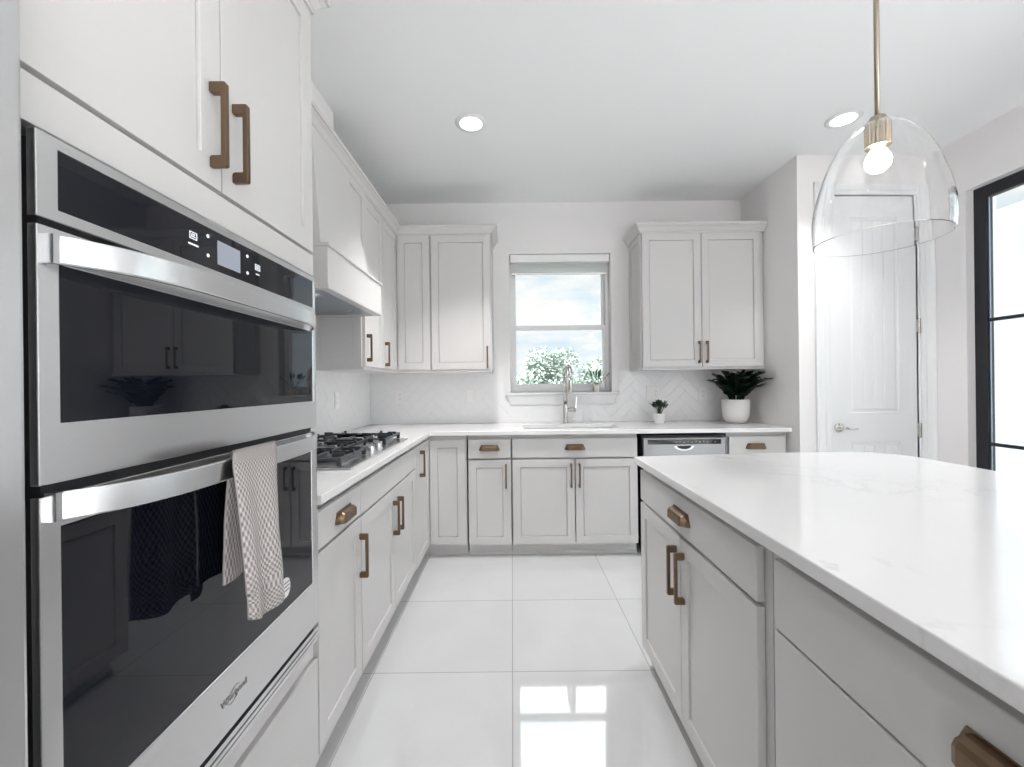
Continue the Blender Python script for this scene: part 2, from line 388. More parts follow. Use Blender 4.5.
b = MB(); b.prism([(WB+0.10,1.18),(WB-0.035,1.18),(WB-0.042,1.173),(WB-0.042,1.163),(WB-0.035,1.156),(WB+0.10,1.156)], WX0-0.045, WX1+0.055, 'x')
b.build('window_sill', TRIM, win)
b = MB(); b.hexa([(WX0-0.0,WB-0.018,1.075),(WX1+0.005,WB-0.018,1.075),(WX1+0.005,WB-0.001,1.075),(WX0,WB-0.001,1.075),
                  (WX0-0.03,WB-0.03,1.156),(WX1+0.04,WB-0.03,1.156),(WX1+0.04,WB-0.001,1.156),(WX0-0.03,WB-0.001,1.156)])
b.build('window_apron', TRIM, win, bevel=0.002)
shade = thing('roller_shade', 'white roller shade rolled up at the top of the kitchen window', 'window shade', ((WX0+WX1)/2, WB+0.05, WZ1))
b = MB(); b.box(WX0+0.006, WX1-0.006, WB+0.015, WB+0.085, WZ1-0.068, WZ1-0.002); 
o = b.build('cassette', VINYL, shade, bevel=0.006); o.location = (-(WX0+WX1)/2, -(WB+0.05), -WZ1)
b = MB(); b.box(WX0+0.02, WX1-0.02, WB+0.066, WB+0.069, 2.235, WZ1-0.06); o = b.build('fabric', FABRIC, shade); o.location = (-(WX0+WX1)/2, -(WB+0.05), -WZ1)
b = MB(); b.box(WX0+0.02, WX1-0.02, WB+0.060, WB+0.074, 2.218, 2.238); o = b.build('hem_bar', STEEL, shade, bevel=0.003); o.location = (-(WX0+WX1)/2, -(WB+0.05), -WZ1)

# ------------------------------------------------------------------ herringbone backsplash
def herringbone(rects, plane):
    """tiles in (u,v), clipped to each rectangle; plane maps (u,v,w) to the world"""
    T, Lg = 0.076, 0.304
    mb = MB()
    rnd = random.Random(3)
    for (u0, u1, v0, v1) in rects:
        bm = bmesh.new()
        c, s = math.cos(PI/4), math.sin(PI/4)
        n = 4
        def tile(x0, y0, w, h):
            g = 0.0006; e = 0.0012
            cx, cy = x0+w/2, y0+h/2
            U, V = c*cx - s*cy, s*cx + c*cy
            if not (u0-0.25 < U < u1+0.25 and v0-0.25 < V < v1+0.25): return
            tx, ty = rnd.uniform(-.0006,.0006), rnd.uniform(-.0006,.0006)
            pts = []
            for ins, w_ in ((g, 0.0030), (g, 0.0047), (g+e, 0.0055)):
                for (px, py) in ((x0+ins,y0+ins),(x0+w-ins,y0+ins),(x0+w-ins,y0+h-ins),(x0+ins,y0+h-ins)):
                    k = tx*(px-cx)/0.15 + ty*(py-cy)/0.15 if w_ > 0 else 0
                    pts.append(bm.verts.new((c*px - s*py, s*px + c*py, w_ + k)))
            for k in range(2):
                for q in range(4): bm.faces.new((pts[4*k+q], pts[4*k+(q+1)%4], pts[4*k+4+(q+1)%4], pts[4*k+4+q]))
            bm.faces.new(pts[8:12])
        R = 40
        for i in range(-R, R):
            for j in range(-R//2, R//2):
                x, y = i*T + j*Lg, i*T - j*Lg          # step down the diagonal
                tile(x, y, Lg, T); tile(x, y+T, T, Lg)
        for co, no in (((u0,0,0),(-1,0,0)), ((u1,0,0),(1,0,0)), ((0,v0,0),(0,-1,0)), ((0,v1,0),(0,1,0))):
            geom = bm.verts[:] + bm.edges[:] + bm.faces[:]
            bmesh.ops.bisect_plane(bm, geom=geom, plane_co=co, plane_no=no, clear_outer=True)
        bm.verts.index_update()
        mb.add([plane(v.co.x, v.co.y, v.co.z) for v in bm.verts], [tuple(v.index for v in f.verts) for f in bm.faces])
        bm.free()
    return mb
CT = 0.919
mb = herringbone([(WL+0.008, WX0-0.05, CT+0.001, 1.366), (WX0-0.05, WX1+0.06, CT+0.001, 1.073), (WX1+0.06, WR-0.001, CT+0.001, 1.366)], lambda u, v, w: (u, WB-0.001-w, v))
bs = mb.build('wall_back_tile', SPLASH, kind='structure')
mb = herringbone([(1.30, WB-0.008, CT+0.001, 1.366), (1.30, 2.57, 1.366, 1.66)], lambda u, v, w: (WL+0.001+w, u, v))
mb.build('wall_left_tile', SPLASH, kind='structure')

# ------------------------------------------------------------------ cabinet makers
def I(): return Matrix.Identity(4)
RUN_L = lambda x, y, z=0: Matrix.Translation((x, y, z)) @ Matrix.Rotation(PI/2, 4, 'Z')
def shaker(b, x0, x1, z0, z1, M=None, rail=0.056, t=0.02, rec=0.007, yf=None):
    y = -t if yf is None else yf; g = min(.005, t-rec-.0005)
    rings = [((x0,x1,z0,z1), y), ((x0+rail,x1-rail,z0+rail,z1-rail), y), ((x0+rail+.0012,x1-rail-.0012,z0+rail+.0012,z1-rail-.0012), y+rec-.001),
             ((x0+rail+.0014,x1-rail-.0014,z0+rail+.0014,z1-rail-.0014), y+rec+g), ((x0+rail+.0038,x1-rail-.0038,z0+rail+.0038,z1-rail-.0038), y+rec+g),
             ((x0+rail+.0040,x1-rail-.0040,z0+rail+.0040,z1-rail-.0040), y+rec-.001)]
    vs = [(x0,y+t,z0),(x1,y+t,z0),(x1,y+t,z1),(x0,y+t,z1)]
    for (a,c,d,e), yy in rings: vs += [(a,yy,d),(c,yy,d),(c,yy,e),(a,yy,e)]
    fs = [(3,2,1,0)]
    for k in range(len(rings)):
        for q in range(4): fs.append((4*k+q, 4*k+(q+1)%4, 4*k+4+(q+1)%4, 4*k+4+q))
    n = len(rings)*4; fs.append((n, n+1, n+2, n+3))
    b.add(vs, fs, M)
def bar_pull(parent, x, zc, M=None, L=0.172, yf=-0.02):
    b = MB(); h = L/2; p = 0.034
    poly = [(yf,-h),(yf-p+.003,-h),(yf-p,-h+.003),(yf-p,h-.003),(yf-p+.003,h),(yf,h),(yf,h-.019),(yf-.004,h-.023),(yf-p+.011,h-.023),
            (yf-p+.011,-h+.023),(yf-.004,-h+.023),(yf,-h+.019)]
    b.prism([(u, v+zc) for u, v in poly], x-.0055, x+.0055, 'x', M)
    b.build('handle', BRASS, parent, bevel=0.0012)
def cup_pull(parent, x, zc, M=None, W=0.145, yf=-0.02):
    b = MB()
    secs = []
    for f, dep in ((-1.0, 0.10), (-0.86, 0.45), (-0.76, 0.9), (-0.66, 1.0), (0.66, 1.0), (0.76, 0.9), (0.86, 0.45), (1.0, 0.10)):
        xx = x + f*W/2; top = 0.019 - (1-dep)*0.024; p = 0.027*dep + 0.002
        outer = [(0, top), (-p*0.5, top), (-p*0.85, top-0.005), (-p, top-0.013), (-p, -0.018), (-p+0.0025, -0.018)]
        if top-0.013 < -0.018: outer[3] = (-p, -0.0165); outer[2] = (-p*0.85, max(top-0.005, -0.012))
        inner = [(-p+0.0025 if p > .004 else -0.001, min(top-0.014, -0.004)), (0, min(top-0.014, -0.004))]
        secs.append([(xx, yf+u, zc+v) for u, v in outer + inner])
    n = len(secs[0]); vs = [p for s_ in secs for p in s_]; fs = []
    for i in range(len(secs)-1):
        for k in range(n): fs.append((i*n+k, i*n+(k+1)%n, (i+1)*n+(k+1)%n, (i+1)*n+k))
    fs.append(tuple(range(n))); fs.append(tuple((len(secs)-1)*n+k for k in range(n))[::-1])
    b.add(vs, fs, M)
    # flared back flange
    b.prism([(x-W/2-.004,zc-.016),(x+W/2+.004,zc-.016),(x+W/2-.012,zc+.0225),(x-W/2+.012,zc+.0225)], yf-0.003, yf, 'y', M)
    b.build('handle', BRASS, parent, bevel=0.0012)
def door(parent, x0, x1, z0, z1, M=None, pull=None, L=0.172):
    b = MB(); shaker(b, x0, x1, z0, z1, M)
    d = b.build('door', CAB, parent, bevel=0.0008, angle=50)
    if pull: bar_pull(d, pull[0], pull[1], M, L)
    return d
def drawer(parent, x0, x1, z0, z1, M=None, pull=None, name='drawer'):
    b = MB(); b.box(x0, x1, -0.02, 0, z0, z1, M)
    d = b.build(name, CAB, parent, bevel=0.0025)
    if pull: cup_pull(d, pull[0], pull[1], M)
    return d
def carcass(parent, x0, x1, depth, z0, z1, M=None, hollow=False, y0=0.013, fw=0.02):
    b = MB()
    if not hollow: b.box(x0, x1, y0, depth, z0, z1, M)
    else:
        b.box(x0, x0+.018, y0, depth, z0, z1, M); b.box(x1-.018, x1, y0, depth, z0, z1, M)
        b.box(x0+.018, x1-.018, y0, depth, z0, z0+.018, M); b.box(x0+.018, x1-.018, depth-.012, depth, z0+.018, z1, M)
        b.box(x0+.018, x1-.018, y0, y0+.018, 0.70, z1, M); b.box(x0+.018, x1-.018, y0, y0+.018, z0+.018, z0+.05, M)
    return b.build('body', CAB, parent, bevel=0.001)
def toe(parent, x0, x1, depth, z1, M=None, back=0.05):
    b = MB(); b.box(x0, x1, back, depth, 0, z1, M)
    b.prism([(back-0.011,0),(back,0),(back,0.022),(back-0.004,0.022),(back-0.011,0.012)], x0, x1, 'x', M)
    b.build('toe_kick', CAB, parent)

XF, YF = -0.605, 3.035        # door faces of the left and back runs
BZ0, BZ1 = 0.105, 0.888
BD = 0.588
# ---- left base run (local x = world Y)
g = None
t = thing('base_cabinet', 'narrow off-white base cabinet with one drawer and one door, between wall ovens and cooktop cabinet', 'cabinet', (XF-0.02, 1.4775, 0), PI/2, group='base cabinets along the walls')
carcass(t, -.183, .186, BD+.018, .115, BZ1); toe(t, -.183, .186, BD, .115)
drawer(t, -.181, .184, .745, .863, pull=(0.02, .800)); door(t, -.181, .184, .118, .735, pull=(.172, .588))
t = thing('base_cabinet', 'wide off-white base cabinet under the gas cooktop with two doors', 'cabinet', (XF-0.02, 2.135, 0), PI/2, group='base cabinets along the walls')
carcass(t, -.467, .467, BD+.018, .115, BZ1); toe(t, -.467, .467, BD, .115)
drawer(t, -.464, .464, .742, .863, name='false_front'); door(t, -.464, -.002, .118, .732, pull=(-.022, .588)); door(t, .002, .464, .118, .732, pull=(.060, .588))
# ---- corner base
t = thing('corner_base_cabinet', 'off-white corner base cabinet in the angle of the two counters', 'cabinet', (XF-0.02, 3.055, 0))
b = MB(); b.cells([-0.607, 0.0, 0.289], [-0.452, 0.0, 0.588], lambda x, y: not (x > 0 and y < 0), .105, BZ1, 'z'); b.build('body', CAB, t)
b = MB(); b.cells([-0.607, -0.05, 0.289], [-0.452, 0.05, 0.588], lambda x, y: not (x > -0.05 and y < 0.05), 0, .105, 'z'); b.build('toe_kick', CAB, t)
Ml = Matrix.Translation((0, 0, 0)) @ Matrix.Rotation(PI/2, 4, 'Z')
door(t, -.447, -.024, .105, .862, Ml, pull=(-.318, .742))
door(t, .024, .280, .098, .855, None)
# ---- back base run (local origin on carcass front at x)
t = thing('base_cabinet', 'narrow off-white base cabinet left of the sink cabinet with drawer over one door', 'cabinet', (-.1685, 3.055, 0), group='base cabinets along the walls')
carcass(t, -.159, .158, BD, BZ0, BZ1); toe(t, -.159, .158, BD, BZ0)
drawer(t, -.152, .152, .719, .857, pull=(0, .793)); door(t, -.152, .152, .095, .707, pull=(.118, .592))
t = thing('base_cabinet', 'wide off-white base cabinet below the sink and window with two doors', 'cabinet', (.449, 3.055, 0), group='base cabinets along the walls')
carcass(t, -.457, .457, BD, BZ0, BZ1, hollow=True); toe(t, -.457, .457, BD, BZ0)
drawer(t, -.451, .451, .719, .857, pull=(0, .793), name='false_front'); door(t, -.451, -.003, .095, .707, pull=(-.030, .592)); door(t, .003, .451, .095, .707, pull=(.030, .592))
t = thing('base_cabinet', 'off-white base cabinet with cup-pull drawer right of the dishwasher, against the wall', 'cabinet', (1.778, 3.055, 0), group='base cabinets along the walls')
carcass(t, -.221, .221, BD, BZ0, BZ1); toe(t, -.221, .221, BD, BZ0)
drawer(t, -.213, .190, .719, .857, pull=(-.020, .785)); door(t, -.213, .190, .095, .707, pull=(-.185, .592))

# ---- dishwasher
t = thing('dishwasher', 'stainless steel dishwasher with black control strip between sink cabinet and end cabinet', 'dishwasher', (1.237, 3.055, 0))
b = MB(); b.box(-.298, .298, 0.005, .56, .105, .868); b.build('tub', DARK, t)
b = MB(); b.box(-.293, .300, -.022, .004, .108, .852); dd = b.build('door', mat('dishwasher_steel', (.38,.38,.39), .38, 1.0), t, bevel=0.004)
b = MB(); b.box(-.262, .268, -.0255, -.022, .806, .842); b.build('control_strip', BLACKG, dd, bevel=0.001)
b = MB()
for k in range(11): b.box(-.06+k*.028, -.05+k*.028, -.0262, -.0255, .820+(k%2)*.006, .823+(k%2)*.006)
b.build('buttons', mat('dim_icons', (.35,.36,.4), .4), dd)
b = MB(); arc = [(.072*math.cos(a), .795-.035*math.sin(a)) for a in [PI*k/14 for k in range(15)]]
b.prism([(0.0+u, v) for u, v in arc], -.0262, -.022, 'y'); b.build('pocket_rim', mat('pocket_trim', (.8,.8,.8), .3, .6), dd)
arc = [(.052*math.cos(a), .795-.024*math.sin(a)) for a in [PI*k/14 for k in range(15)]]
b = MB(); b.prism(arc, -.0275, -.0262, 'y'); b.build('pocket_handle', DARK, dd)
b = MB(); b.box(-.298, .298, .035, .06, 0.0, .1); b.build('kick_plate', DARK, t)

# ------------------------------------------------------------------ countertop, sink, faucet
SX0, SX1, SY0, SY1 = 0.085, 0.825, 3.125, 3.455
b = MB(); b.cells([WL+.002, -.590, SX0, SX1, WR-.002], [1.294, 3.005, SY0, SY1, WB-.007],
    lambda x, y: not (x > -.59 and y < 3.005) and not (SX0 < x < SX1 and SY0 < y < SY1), .889, CT, 'z')
o = b.build('countertop', QUARTZ, bevel=0.003); tag(o, 'white quartz countertop running in an L along the two walls', 'countertop')
t = thing('sink', 'white undermount sink set into the counter below the window', 'sink', ((SX0+SX1)/2, (SY0+SY1)/2, .70))
b = MB(); w, d = (SX1-SX0)/2+.004, (SY1-SY0)/2+.004
b.cells([-w-.012, -w, w, w+.012], [-d-.012, -d, d, d+.012], lambda x, y: not (abs(x) < w and abs(y) < d), 0, .188, 'z')
b.box(-w, w, -d, d, 0, .012); b.build('basin', SINKW, t, bevel=0.004)
b = MB(); b.lathe([(.001,.012),(.045,.012),(.045,.016),(.03,.015),(.001,.014)], 24); b.build('drain', STEEL, t, smooth=True)

t = thing('faucet', 'brushed nickel gooseneck faucet standing behind the sink', 'faucet', (.448, 3.535, CT))
b = MB(); b.lathe([(.001,0),(.027,0),(.027,.008),(.0225,.012),(.0225,.16),(.001,.16)], 24); b.build('base', CHROME, t, smooth=False)
b = MB(); pts = [(0,0,.16),(0,0,.40)]
dx, dy = .12, -.99
for k in range(1, 13):
    a = PI*k/12; r = .085; q = r - r*math.cos(a); pts.append((dx*q, dy*q, .40 + r*math.sin(a)))
q = .17; pts.append((dx*q, dy*q, .36))
b.tube(pts, .0165, 16); b.build('spout', CHROME, t, smooth=True)
b = MB(); b.tube([(dx*q,dy*q,.375),(dx*q,dy*q,.36),(dx*q,dy*q,.27),(dx*q,dy*q,.262)], [.0175,.019,.0195,.017], 18); b.build('spray_head', CHROME, t, smooth=True)
b = MB(); b.tube([(.02,0,.115),(.085,0,.115)], .0185, 18); b.build('valve', CHROME, t, smooth=True)
b = MB(); b.hexa([(.070,-.014,.115),(.094,-.014,.115),(.094,.014,.115),(.070,.014,.115),(.086,-.010,.225),(.100,-.010,.225),(.100,.010,.225),(.086,.010,.225)])
b.build('lever', CHROME, t, bevel=0.004)

# ------------------------------------------------------------------ tall oven cabinet
TY0, TY1 = .482, 1.289
t = thing('oven_cabinet', 'tall off-white cabinet holding the stainless wall ovens', 'cabinet', (XF-.02, (TY0+TY1)/2, 0), PI/2)
hw = (TY1-TY0)/2
b = MB(); b.cells([-hw, -hw+.03, hw-.03, hw], [.10, .505, 1.60, 2.40], lambda x, z: not (abs(x) < hw-.03 and .505 < z < 1.60), 0.0, .06, 'y')
b.box(-hw, hw, .06, .605, 1.60, 2.40); b.box(-hw, hw, .06, .605, .10, .50)
b.box(-hw, -hw+.018, .06, .605, .50, 1.60); b.box(hw-.018, hw, .06, .605, .50, 1.60)
b.build('body', CAB, t, bevel=0.001)
toe(t, -hw, hw, .6, .10)
door(t, -hw+.002, -.0045, 1.664, 2.398, pull=(-.033, 1.787)); door(t, -.0005, hw-.001, 1.664, 2.398, pull=(.036, 1.787))
b = MB(); b.box(-hw+.004, hw-.002, -.02, 0, 1.592, 1.655); b.build('upper_rail', CAB, t, bevel=0.001)
b = MB(); b.box(-hw+.004, hw-.012, -.012, 0, .432, .50); b.build('lower_rail', CAB, t, bevel=0.001)
drawer(t, -hw+.002, hw-.001, .11, .422, name='drawer')

# ------------------------------------------------------------------ double wall oven
OX = -.578
t = thing('double_wall_oven', 'stainless double wall oven with black glass doors set in tall cabinet', 'oven', (OX, .876, 0), PI/2)
ow = .364
b = MB(); b.box(-ow+.012, ow-.012, .012, .50, .515, 1.572); b.build('chassis', DARK, t)
def frame_plate(b, z0, z1, g, y0=0.0, y1=0.012):     # steel plate with a glass-shaped hole
    x0, x1, a, c = g
    b.cells([-ow, x0, x1, ow], [z0, a, c, z1], lambda x, z: not (x0 < x < x1 and a < z < c), y0, y1, 'y')
G1 = (-.338, .352, 1.484, 1.561)
b = MB(); frame_plate(b, 1.468, 1.576, G1); cp = b.build('control_panel', STEEL, t, bevel=0.0015)
b = MB(); b.box(G1[0], G1[1], .002, .010, G1[2], G1[3]); pg = b.build('panel_glass', BLACKG, cp)
b = MB(); b.box(-.045, .024, .0012, .002, 1.499, 1.546); b.build('display_screen', SCREEN, pg)
b = MB()
def icon_pot(cx, cz, s):
    for (x0, x1, z0, z1) in ((-1,1,.55,.7),(-1,-.85,-.6,.7),(.85,1,-.6,.7),(-1,1,-.75,-.6),(-.45,-.3,-.3,.3),(.1,.25,-.3,.3),(-.45,.5,.2,.32),(-.6,.6,-.35,-.22)):
        b.box(cx+x0*s, cx+x1*s, .0012, .002, cz+z0*s, cz+z1*s)
icon_pot(-.108, 1.533, .009); b.box(-.120, -.096, .0012, .002, 1.515, 1.518); b.build('touch_icon', ICON, pg)
b = MB(); icon_pot(.086, 1.528, .009); b.box(.079, .093, .0012, .002, 1.511, 1.513); b.build('touch_icon', ICON, pg)
for cx, cz in ((-.071, 1.545), (-.071, 1.508), (.049, 1.543), (.049, 1.506)):
    b = MB(); b.lathe([(.001,-.0004),(.0035,-.0004),(.0035,.0004),(.001,.0004)], 12, (0,0,0), Matrix.Translation((cx,.0016,cz)) @ Matrix.Rotation(PI/2,4,'X'))
    b.build('touch_icon', ICON, pg)
def oven_handle(parent, zc, hgt=.036):
    b = MB(); n = 40; vs = []; fs = []
    xa, xb = -.354, .325
    for k in range(n+1):
        f = 0.5 - 0.5*math.cos(PI*k/n); x = xa + f*(xb-xa); y = -.004 - .066*(1-abs(2*f-1)**5)
        for (dy, dz) in ((.008,-hgt/2+.003),(.004,-hgt/2),(-.001,-hgt/2),(-.003,-hgt/2+.002),(-.003,hgt/2-.002),(-.001,hgt/2),(.004,hgt/2),(.008,hgt/2-.003)):
            vs.append((x, y+dy, zc+dz))
    m = 8
    for k in range(n):
        for q in range(m): fs.append((k*m+q, k*m+(q+1)%m, (k+1)*m+(q+1)%m, (k+1)*m+q))
    fs.append(tuple(range(m))); fs.append(tuple(n*m+q for q in range(m))[::-1])
    b.add(vs, fs)
    for x in (xa-.002, xb-.012):
        b.box(x, x+.014, -.012, .003, zc-hgt/2, zc+hgt/2)
    return smooth_by_angle(b.build('handle', STEEL, parent), 25)
G2 = (-.338, .345, 1.212, 1.414)
b = MB(); frame_plate(b, 1.136, 1.459, G2); ud = b.build('upper_door', STEEL, t, bevel=0.0015)
b = MB(); b.box(G2[0], G2[1], .002, .010, G2[2], G2[3]); b.build('door_glass', BLACKG, ud)
oven_handle(ud, 1.430)
G3 = (-.339, .330, .690, 1.080)
b = MB(); frame_plate(b, .562, 1.122, G3); ld = b.build('lower_door', STEEL, t, bevel=0.0015)
b = MB(); b.box(G3[0], G3[1], .002, .010, G3[2], G3[3]); b.build('door_glass', BLACKG, ld)
oven_handle(ld, 1.108)
b = MB(); b.box(-ow, ow, .004, .012, .508, .518); b.box(-ow, ow, .001, .012, .526, .534); b.box(-ow, ow, .0, .012, .541, .552); b.box(-ow, ow, .009, .012, .508, .552)
b.build('vent_trim', STEEL, t)
cu = bpy.data.curves.new('logo', 'FONT'); cu.body = 'Whirlpool'; cu.size = .019; cu.align_x = 'CENTER'; cu.align_y = 'CENTER'; cu.extrude = .0006
cu.materials.append(LOGO)
tmp = bpy.data.objects.new('logo', cu); C.objects.link(tmp)
lm_ = bpy.data.meshes.new_from_object(tmp.evaluated_get(bpy.context.evaluated_depsgraph_get())); bpy.data.objects.remove(tmp)
lo = bpy.data.objects.new('logo', lm_); C.objects.link(lo); lo['kind'] = 'stuff'; lo.parent = ld; lo.location = (-.012, -.0008, .626); lo.rotation_euler = (PI/2, 0, 0)
b = MB(); ring = [(.020*math.cos(a), .011*math.sin(a)) for a in [2*PI*k/28 for k in range(23)]]
b.tube([(u*math.cos(.5)-v*math.sin(.5)-.014, -.0006, .626+u*math.sin(.5)+v*math.cos(.5)) for u, v in ring], .0009, 6); b.build('logo_ring', CHROME, ld)

# ------------------------------------------------------------------ dish towel over the lower handle
def towel():
    tw = thing('dish_towel', 'beige waffle-weave towel hanging over the lower oven handle', 'towel', (-.505, .87, 1.13))
    # path from rear bottom, over the bar, to front bottom: (x, z, y0, y1)
    key = [(-.556,.876,.802,.93), (-.554,1.0,.806,.94), (-.546,1.09,.806,.945), (-.533,1.124,.796,.935), (-.517,1.136,.776,.912), (-.502,1.135,.754,.887),
           (-.494,1.118,.742,.876), (-.490,1.07,.741,.874), (-.486,1.0,.742,.877), (-.483,.92,.744,.881), (-.481,.87,.747,.885), (-.480,.834,.748,.888)]
    nU, nV = 14, 60; vs = []; uvs = []; fs = []
    for j in range(nV+1):
        f = j/nV*(len(key)-1); i = min(int(f), len(key)-2); a = f - i
        a_ = a*a*(3-2*a) if False else a
        k0, k1 = key[i], key[i+1]
        x, z, y0, y1 = [k0[q]*(1-a_) + k1[q]*a_ for q in range(4)]
        fr = max(0.0, (f-6)/5.0); re = max(0.0, (3-f)/3.0)
        for k in range(nU+1):
            u = k/nU; y = y0 + (y1-y0)*u
            dx = (.010*math.sin(u*2*PI*1.5+.6) + .006*math.sin(u*2*PI*.7))*min(1, fr*1.6) + .003*math.sin(u*9)*re
            dz = (-.022*math.sin(u*PI*.9-.4)+ .02*(u-.5)*-1)*fr*.8 if fr > .75 else 0
            if fr > .9: dz = -.018*math.sin(PI*u) - .010*(u) + .006
            vs.append((x+dx+.505, y-.87, z+dz-1.13)); uvs.append((u, j/nV))
    for j in range(nV):
        for k in range(nU): fs.append((j*(nU+1)+k, j*(nU+1)+k+1, (j+1)*(nU+1)+k+1, (j+1)*(nU+1)+k))
    me = bpy.data.meshes.new('cloth'); me.from_pydata(vs, [], fs); me.update()
    uvl = me.uv_layers.new(name='UVMap')
    for lp in me.loops: uvl.data[lp.index].uv = uvs[lp.vertex_index]
    me.polygons.foreach_set('use_smooth', [True]*len(me.polygons)); me.materials.append(TOWEL)
    o = bpy.data.objects.new('cloth', me); C.objects.link(o); o.parent = tw
    s = o.modifiers.new('solid', 'SOLIDIFY'); s.thickness = .005; s.offset = 0
    # white tag at the front corner
    b = MB(); pts = []
    for k in range(13):
        a = -PI/2 + PI*k/12; pts.append((.024+.014*math.cos(a), -.302+.020*math.sin(a)))
    pts = [(.004,-.322)] + pts + [(.004,-.282)]
    b.prism(pts, .018, .021, 'x'); b.build('care_tag', PLATE, tw, label='white striped care tag')
    for k in range(3):
        b = MB(); b.box(.021, .0215, .014, .034, -.293-.008*k, -.290-.008*k); b.build('tag_stripe', SLOT, tw)
towel()

# ------------------------------------------------------------------ refrigerator edge at the left of the frame
t = thing('refrigerator', 'tall stainless refrigerator standing beside the oven cabinet', 'refrigerator', (-.55, .0105, 0), PI/2)
b = MB(); b.box(-.455, .460, .06, .66, .03, 1.78); b.build('body', DSTEEL, t, bevel=.004)
for x0, x1, z0, z1, hx in ((-.455, .000, .72, 1.775, -.05), (.006, .466, .72, 1.775, .06), (-.455, .466, .05, .71, None)):
    b = MB(); b.box(x0, x1, 0.0, .055, z0, z1); d = b.build('door' if hx else 'drawer', STEEL, t, bevel=.006, seg=3)
    b = MB()
    if hx: b.tube([(hx,-.045,.85),(hx,-.045,1.55)], .012, 12); b.box(hx-.008,hx+.008,-.045,0,.86,.885); b.box(hx-.008,hx+.008,-.045,0,1.515,1.54)
    else: b.tube([(-.3,-.045,.62),(.3,-.045,.62)], .012, 12); b.box(-.29,-.27,-.045,0,.612,.628); b.box(.27,.29,-.045,0,.612,.628)
    b.build('handle', STEEL, d)

# ------------------------------------------------------------------ wall cabinets
UX, UY, UZ0, UZ1 = -.90, 3.31, 1.372, 2.432
t = thing('wall_cabinet', 'off-white wall cabinet with one door beside the range hood', 'cabinet', (UX-.02, 2.765, UZ0), PI/2, group='wall cabinets')
b = MB(); b.box(-.188, .186, .001, .312, 0, UZ1-UZ0)
b.build('body', CAB, t, bevel=.001)
b = MB(); Ms = Matrix.Translation((-.188, 0, 0)) @ Matrix.Rotation(-PI/2, 4, 'Z'); shaker(b, -.305, -.001, .004, .45, Ms, rail=.045, t=.006, rec=.005)
b.build('side_panel', CAB, t)
b = MB(); b.box(-.19, .188, -.012, .31, -.018, 0); b.build('light_rail', CAB, t)
door(t, -.180, .184, .002, UZ1-UZ0, pull=(-.150, .118))
t = thing('corner_wall_cabinet', 'off-white corner wall cabinet where the two walls meet', 'cabinet', (UX-.02, UY+.02, UZ0))
b = MB(); b.cells([-.310, 0.0, .285], [-.376, 0.0, .316], lambda x, y: not (x > 0 and y < 0), 0, UZ1-UZ0, 'z'); b.build('body', CAB, t)
b = MB(); b.cells([-.310, .012, .285], [-.376, -.012, .316], lambda x, y: not (x > .012 and y < -.012), -.018, 0, 'z'); b.build('light_rail', CAB, t)
door(t, -.370, -.024, .002, UZ1-UZ0, Ml, pull=(-.338, .105)); door(t, .024, .279, .002, UZ1-UZ0)
t = thing('wall_cabinet', 'off-white single-door wall cabinet left of the window', 'cabinet', (-.395, UY+.02, UZ0), group='wall cabinets')
b = MB(); b.box(-.239, .233, .001, .317, 0, UZ1-UZ0); b.build('body', CAB, t, bevel=.001)
b = MB(); shaker(b, .003, .316, 0, UZ1-UZ0, Matrix.Translation((.233,0,0)) @ Matrix.Rotation(PI/2,4,'Z'), rail=.05, t=.008, rec=.006); b.build('side_panel', CAB, t)
b = MB(); b.box(-.239, .236, -.012, .31, -.018, 0); b.build('light_rail', CAB, t)
door(t, -.234, .232, .002, UZ1-UZ0, pull=(.205, .097))
t = thing('wall_cabinet', 'off-white two-door wall cabinet right of the window', 'cabinet', (1.502, UY+.02, UZ0), group='wall cabinets')
b = MB(); b.box(-.469, .500, .001, .317, 0, UZ1-UZ0); b.build('body', CAB, t, bevel=.001)
b = MB(); shaker(b, -.316, -.003, 0, UZ1-UZ0, Matrix.Translation((-.469,0,0)) @ Matrix.Rotation(-PI/2,4,'Z'), rail=.05, t=.008, rec=.006); b.build('side_panel', CAB, t)
b = MB(); b.box(-.472, .500, -.012, .31, -.018, 0); b.build('light_rail', CAB, t)
door(t, -.466, -.003, .002, UZ1-UZ0, pull=(-.027, .118)); door(t, .003, .470, .002, UZ1-UZ0, pull=(.035, .118))

# crown mouldings
CR = [(0,0),(.010,0),(.010,.009),(.006,.009),(.006,.014),(.014,.018),(.019,.026),(.030,.040),(.044,.049),(.048,.051),(.048,.057),(.056,.057),(.060,.062),(.060,.076),(0,.076)]
CR = [(p*.75, h*.94) for p, h in CR]
def crown(name, path, z, label):
    b = MB(); n = len(path); P2 = [Vector(p) for p in path]; rings = []
    for i in range(n):
        d0 = (P2[i]-P2[i-1]).normalized() if i else None
        d1 = (P2[i+1]-P2[i]).normalized() if i < n-1 else None
        R = lambda d: Vector((d.y, -d.x))
        if d0 is None: m = R(d1)
        elif d1 is None: m = R(d0)
        else:
            m = (R(d0)+R(d1)); m = m / (m.dot(R(d0)))
        rings.append([(P2[i].x+m.x*p, P2[i].y+m.y*p, z+h) for p, h in CR])
    k = len(CR); vs = [p for r in rings for p in r]; fs = []
    for i in range(n-1):
        for q in range(k): fs.append((i*k+q, i*k+(q+1)%k, (i+1)*k+(q+1)%k, (i+1)*k+q))
    fs.append(tuple(range(k))); fs.append(tuple((n-1)*k+q for q in range(k))[::-1])
    b.add(vs, fs)
    o = b.build(name, CAB); tag(o, label, 'moulding'); return o
crown('crown_molding', [(XF,TY0),(XF,TY1),(WL+.004,TY1)], 2.40, 'off-white crown moulding capping the tall oven cabinet')
